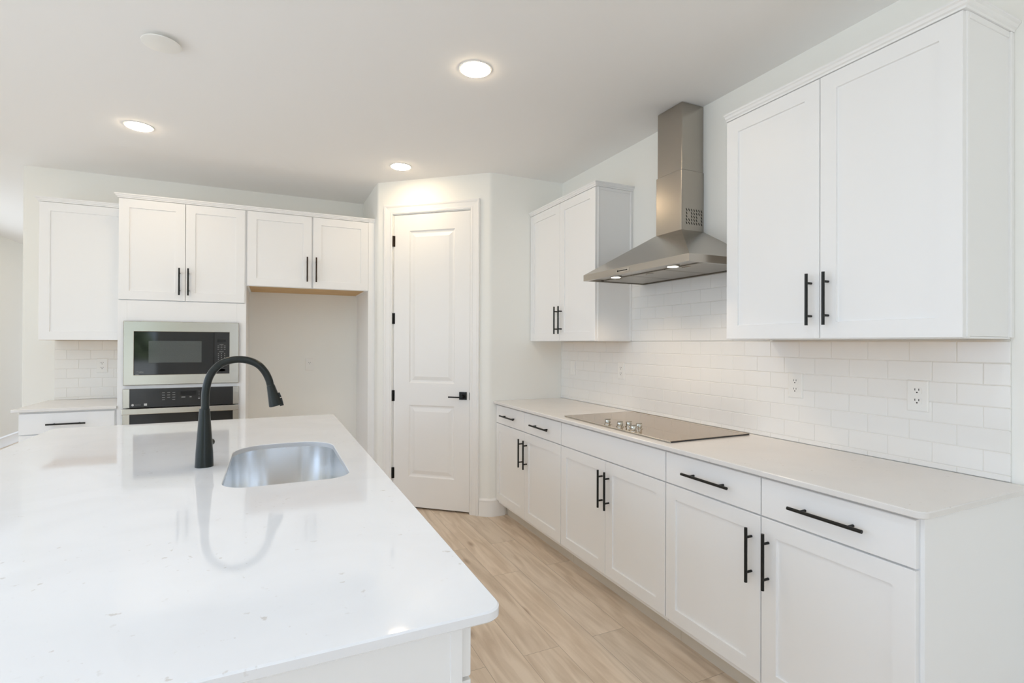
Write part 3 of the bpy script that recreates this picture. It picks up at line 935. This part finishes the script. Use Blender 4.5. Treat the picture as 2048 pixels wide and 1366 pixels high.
d = shaker_door(frF, .3130, .7560, 1.818, 2.404, r, .062); pull(frF, .336, 1.968, .202, True, d, 'bronze_metal')
mb = MB().box(.7575, .8125, YT + .004, YT + .026, 0, 2.408, .001).box(.7575, .776, YT + .026, YB - .0005, 0, 2.408, .001)
fep = tag(mb.build('fridge_end_panel', 'cabinet_paint'), 'tall white end panel between the fridge alcove and pantry wall', 'panel')
crown([(.7575, YT + .002), (.8115, YT + .002)], 2.408, fep)

# left wall cabinet, base cabinet and its counter
YU = 4.832; YUD = YU + DT
r = thing('wall_cabinet', 'plain white one-door wall cabinet left of the oven cabinet, without handles', 'cabinet', (-1.26, 5.0, 1.381))
MB().box(-1.530, TX0 - .001, YUD, YB - .0005, 1.388, 2.394, .001).build('body', 'cabinet_paint', r)
MB().box(-1.528, TX0 - .003, YUD + .002, YB - .010, 1.382, 1.3875).build('underside', 'raw_plywood', r)
frU = (Vector((-1.530, YUD, 0)), X, Z, -Y)
shaker_door(frU, .004, .533, 1.383, 2.390, r, .062)
crown([(-1.530, YB - .001), (-1.530, YU + .004), (TX0 - .001, YU + .004)], 2.394, r)
r = thing('base_cabinet', 'short white base cabinet with one drawer, left of the wall oven behind the island', 'cabinet', (-1.26, 4.85, 0))
MB().box(-1.534, TX0 - .001, YTD + .004, YB - .0005, .105, CTB - .001, .001).build('body', 'cabinet_paint', r)
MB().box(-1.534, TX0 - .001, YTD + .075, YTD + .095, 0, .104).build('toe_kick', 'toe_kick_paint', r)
frL = (Vector((-1.534, YTD + .004, 0)), X, Z, -Y)
d = drawer_front(frL, .003, .527, .740, .881, r); pull(frL, .260, .806, .215, False, d)
shaker_door(frL, .003, .2635, .132, .733, r); shaker_door(frL, .2665, .527, .132, .733, r)
mb = MB().loops(slab(rrect(-1.567, TX0 - .001, 4.517, YB - .0005, .01, 4, (.006, 0, 0, 0)), CTB, CT, .002))
tag(mb.build('countertop', 'quartz_grey', smooth=True), 'short pale quartz countertop left of the wall oven', 'countertop')

# ------------------------------------------------------------------ island
IX0, IX1, IY0, IY1 = -1.032, .368, .808, 3.470
r = thing('kitchen_island', 'white kitchen island base under the big quartz top in the foreground', 'kitchen island', (-.30, 2.1, 0))
EX = .300         # carcass face on the aisle side
mb = MB()
mb.box(-.62, EX, .842, .860, .10, CTB - .001, .001); mb.box(-.62, EX, 3.420, 3.438, .10, CTB - .001, .001)
mb.box(-.62, -.602, .860, 3.420, 0, CTB - .001); mb.box(EX - .018, EX, .860, 3.420, .10, CTB - .001); mb.box(-.602, EX - .018, .860, 3.420, .10, .118)
mb.box(-.602, EX - .07, .862, .880, 0, .10)
mb.build('body', 'cabinet_paint', r)
mb = MB()
mb.box(.279, EX + .0005, .835, .8415, 0.0, CTB - .001, .001); mb.box(-.62, -.575, .835, .8415, 0.0, CTB - .001, .001); mb.box(-.575, .279, .8375, .8415, 0.0, CTB - .001)
mb.box(-.575, .279, .835, .8375, 0, .12, .0005)
mb.build('end_panel', 'cabinet_paint', r)
MB().box(EX - .075, EX - .060, .88, 3.42, 0, .0995).build('toe_kick', 'toe_kick_paint', r)
frI = (Vector((EX, .846, 0)), Y, Z, X)
segs = [(.000, .46, 'dw'), (.463, .92, 'dw'), (.923, 1.76, 'sink'), (1.763, 2.16, 'dw'), (2.163, 2.57, 'dw')]
for a, c, kind in segs:
    d = drawer_front(frI, a, c, .790, .884, r, 'drawer' if kind == 'dw' else 'false_front')
    if kind == 'dw':
        pull(frI, (a + c) / 2, .838, .2, False, d)
        e = shaker_door(frI, a, c, .132, .783, r); pull(frI, c - .035, .65, .202, True, e)
    else:
        m_ = (a + c) / 2
        e = shaker_door(frI, a, m_ - .0015, .132, .783, r); pull(frI, m_ - .035, .65, .202, True, e)
        e = shaker_door(frI, m_ + .0015, c, .132, .783, r); pull(frI, m_ + .035, .65, .202, True, e)
# quartz top with the sink cut-out
SX0, SX1, SY0, SY1, SR = -.140, .254, 1.822, 2.556, .10
outer = rrect(IX0, IX1, IY0, IY1, .034, 8)
SC4 = (.085, .085, .15, .15)
hole = rrect(SX0, SX1, SY0, SY1, SR, 10, SC4)
def top_with_hole():
    mb = MB(); bm = mb.bm; bev = .003
    oi, hi = inset_pts(outer, bev), inset_pts(hole, -.002)
    def ring(pts, z): return [bm.verts.new((x, y, z)) for x, y in pts]
    def skin(a, c):
        n = len(a)
        for i in range(n):
            j = (i + 1) % n; mb._f((a[i], a[j], c[j], c[i]))
    o1, o2, o3, o4 = ring(oi, CTB), ring(outer, CTB + bev), ring(outer, CT - bev), ring(oi, CT)
    h1, h3, h4 = ring(hole, CTB), ring(hole, CT - .002), ring(hi, CT)
    skin(o1, o2); skin(o2, o3); skin(o3, o4); skin(h4, h3); skin(h3, h1)
    for a, c in ((o4, h4), (o1, h1)):
        es = []
        for l in (a, c):
            for i in range(len(l)):
                e = bm.edges.get((l[i], l[(i + 1) % len(l)]))
                es.append(e or bm.edges.new((l[i], l[(i + 1) % len(l)])))
        bmesh.ops.triangle_fill(bm, use_beauty=True, edges=es)
    return mb
o = top_with_hole().build('island_countertop', 'quartz_white', smooth=True)
tag(o, 'large glossy white quartz island top with an undermount sink cut-out', 'countertop')

# undermount sink
r = thing('kitchen_sink', 'single-bowl stainless undermount sink in the island top', 'sink', ((SX0 + SX1) / 2, (SY0 + SY1) / 2, .68))
ex = .004
def sring(d, z, rr): return [(x, y, z) for x, y in rrect(SX0 - d, SX1 + d, SY0 - d, SY1 + d, rr, 10, tuple(max(.02, q + rr - SR) for q in SC4))]
zr = CTB - .0005
ls = [sring(.028, zr, SR + .028), sring(ex, zr, SR), sring(ex, zr - .01, SR), sring(ex - .006, .735, SR - .004), sring(ex - .014, .708, SR - .008), sring(ex - .034, .692, SR - .02), sring(-.08, .688, SR - .04), sring(-.15, .685, .03),
      sring(-.15, .6815, .03), sring(-.08, .6845, SR - .04), sring(ex - .032, .688, SR - .02), sring(ex - .011, .705, SR - .005), sring(ex - .003, .733, SR), sring(ex + .003, zr - .004, SR + .003), sring(.028, zr - .004, SR + .028)]
mb = MB().loops(ls, False, False)
n_ = len(ls[0])
# floor of the bowl
bmv = [mb.bm.verts.new(p) for p in ls[7]]; mb._f(bmv)
bmv = [mb.bm.verts.new(p) for p in ls[8]]; mb._f(bmv)
bmv1 = [mb.bm.verts.new(p) for p in ls[0]]; bmv2 = [mb.bm.verts.new(p) for p in ls[-1]]
for i in range(n_): mb._f((bmv1[i], bmv1[(i + 1) % n_], bmv2[(i + 1) % n_], bmv2[i]))
mb.build('basin', 'steel_sink', r, smooth=True)
dn = MB().lathe(((SX0 + SX1) / 2, 2.22, .6852), [(.055, 0), (.053, .0025), (.045, .0028), (.040, .0005), (.012, .0005)], 36).build('drain', 'chrome', r, smooth=True)

# faucet
FX, FY = -.219, 2.193
r = thing('faucet', 'matte black pull-down gooseneck faucet beside the island sink', 'faucet', (FX, FY, CT))
body = MB().lathe((FX, FY, CT), [(.0305, 0), (.0305, .003), (.0285, .05), (.0245, .11), (.0205, .165), (.0178, .205), (.0172, .212)], 32)
body = body.build('body', 'faucet_black', r, smooth=True)
ctrl = [(-.217, 1.124), (-.217, 1.160), (-.215, 1.195), (-.205, 1.240), (-.184, 1.275), (-.154, 1.297), (-.114, 1.306), (-.075, 1.301), (-.043, 1.285), (-.020, 1.258), (-.006, 1.228), (-.0005, 1.206)]
def smooth_path(pts, sub=5):
    P = [Vector((p[0], FY, p[1])) for p in pts]; out = []
    for i in range(len(P) - 1):
        a, c, d, e = P[max(i - 1, 0)], P[i], P[i + 1], P[min(i + 2, len(P) - 1)]
        for k in range(sub):
            s = k / sub
            out.append(.5 * ((2 * c) + (d - a) * s + (2 * a - 5 * c + 4 * d - e) * s * s + (3 * c - a - 3 * d + e) * s ** 3))
    out.append(P[-1]); return out
MB().tube(smooth_path(ctrl), .0134, 24).build('spout', 'faucet_black', r, smooth=True)
hp = [Vector((-.0005, FY, 1.206)), Vector((.0015, FY, 1.200)), Vector((.0100, FY, 1.165)), Vector((.0190, FY, 1.128)), Vector((.0195, FY, 1.126))]
sh = MB().tube(hp, [.0138, .0150, .0195, .0248, .0225], 28).build('spray_head', 'faucet_black', r, smooth=True)
dirv = (hp[3] - hp[1]).normalized(); side = Vector((-dirv.z, 0, dirv.x)); side = side if side.x > 0 else -side
mb = MB()
for s0, s1, h in ((.030, .048, .024), (.052, .082, .0245)):
    mb.loops([[hp[1] + dirv * s + side * hh * (1 + .12 * (s > .04)) + Y * w for s, w in ((s0 - .0, -.007), (s1, -.007), (s1, .007), (s0, .007))] for hh in (.012, h - .002, h)])
mb.build('spray_button', 'black_metal', sh)
mb = MB().cyl((FX + .012, FY + .018, CT + .083), (FX + .020, FY + .036, CT + .083), .012, n=20)
mb.tube([(FX + .0190, FY + .034, CT + .083), (FX + .012, FY + .050, CT + .086), (FX - .004, FY + .095, CT + .098)], [.007, .006, .005], 14)
mb.build('handle', 'faucet_black', r, smooth=True)

# ------------------------------------------------------------------ ceiling fittings
def downlight(x, y, label, lens='lamp_lens', group='recessed ceiling lights'):
    r = thing('recessed_downlight', label, 'ceiling light', (x, y, CZ), group)
    MB().lathe((x, y, CZ), [(.0725, -.0005), (.0725, -.003), (.076, -.004), (.081, -.003), (.083, -.0005)], 48).build('trim_ring', 'plastic_white', r, smooth=True)
    MB().lathe((x, y, CZ), [(.072, -.001), (.072, -.0050), (.060, -.0100), (.03, -.0125)], 48).build('lens', lens, r, smooth=True)
downlight(.909, 2.376, 'lit round recessed ceiling light, nearest, in the middle above the aisle')
downlight(-.756, 3.916, 'lit round recessed ceiling light, leftmost, above the oven cabinet side of the island')
downlight(.898, 3.935, 'lit round recessed ceiling light in front of the pantry door')
for x, y in ((-.75, .95), (.30, .60), (-2.30, .95), (-2.30, 2.45), (-2.30, 4.2), (-2.78, 6.6), (-1.95, 8.7)):  # unseen lamps added to fill the room and passage from above
    downlight(x, y, 'unseen fill light, added in the form of a recessed ceiling light', 'fill_lamp_lens' if y < 4 else 'lamp_lens', 'added unseen fill lights')
mb = MB().lathe((-.450, 2.752, CZ), [(.045, -.0005), (.045, -.016), (.074, -.016), (.077, -.018), (.076, -.021), (.070, -.023)], 48)
tag(mb.build('ceiling_cover_plate', 'plastic_white', smooth=True), 'unlit round white blank cover plate on the ceiling', 'cover plate')

for o in bpy.data.objects:
    if '_o' in o: del o['_o']
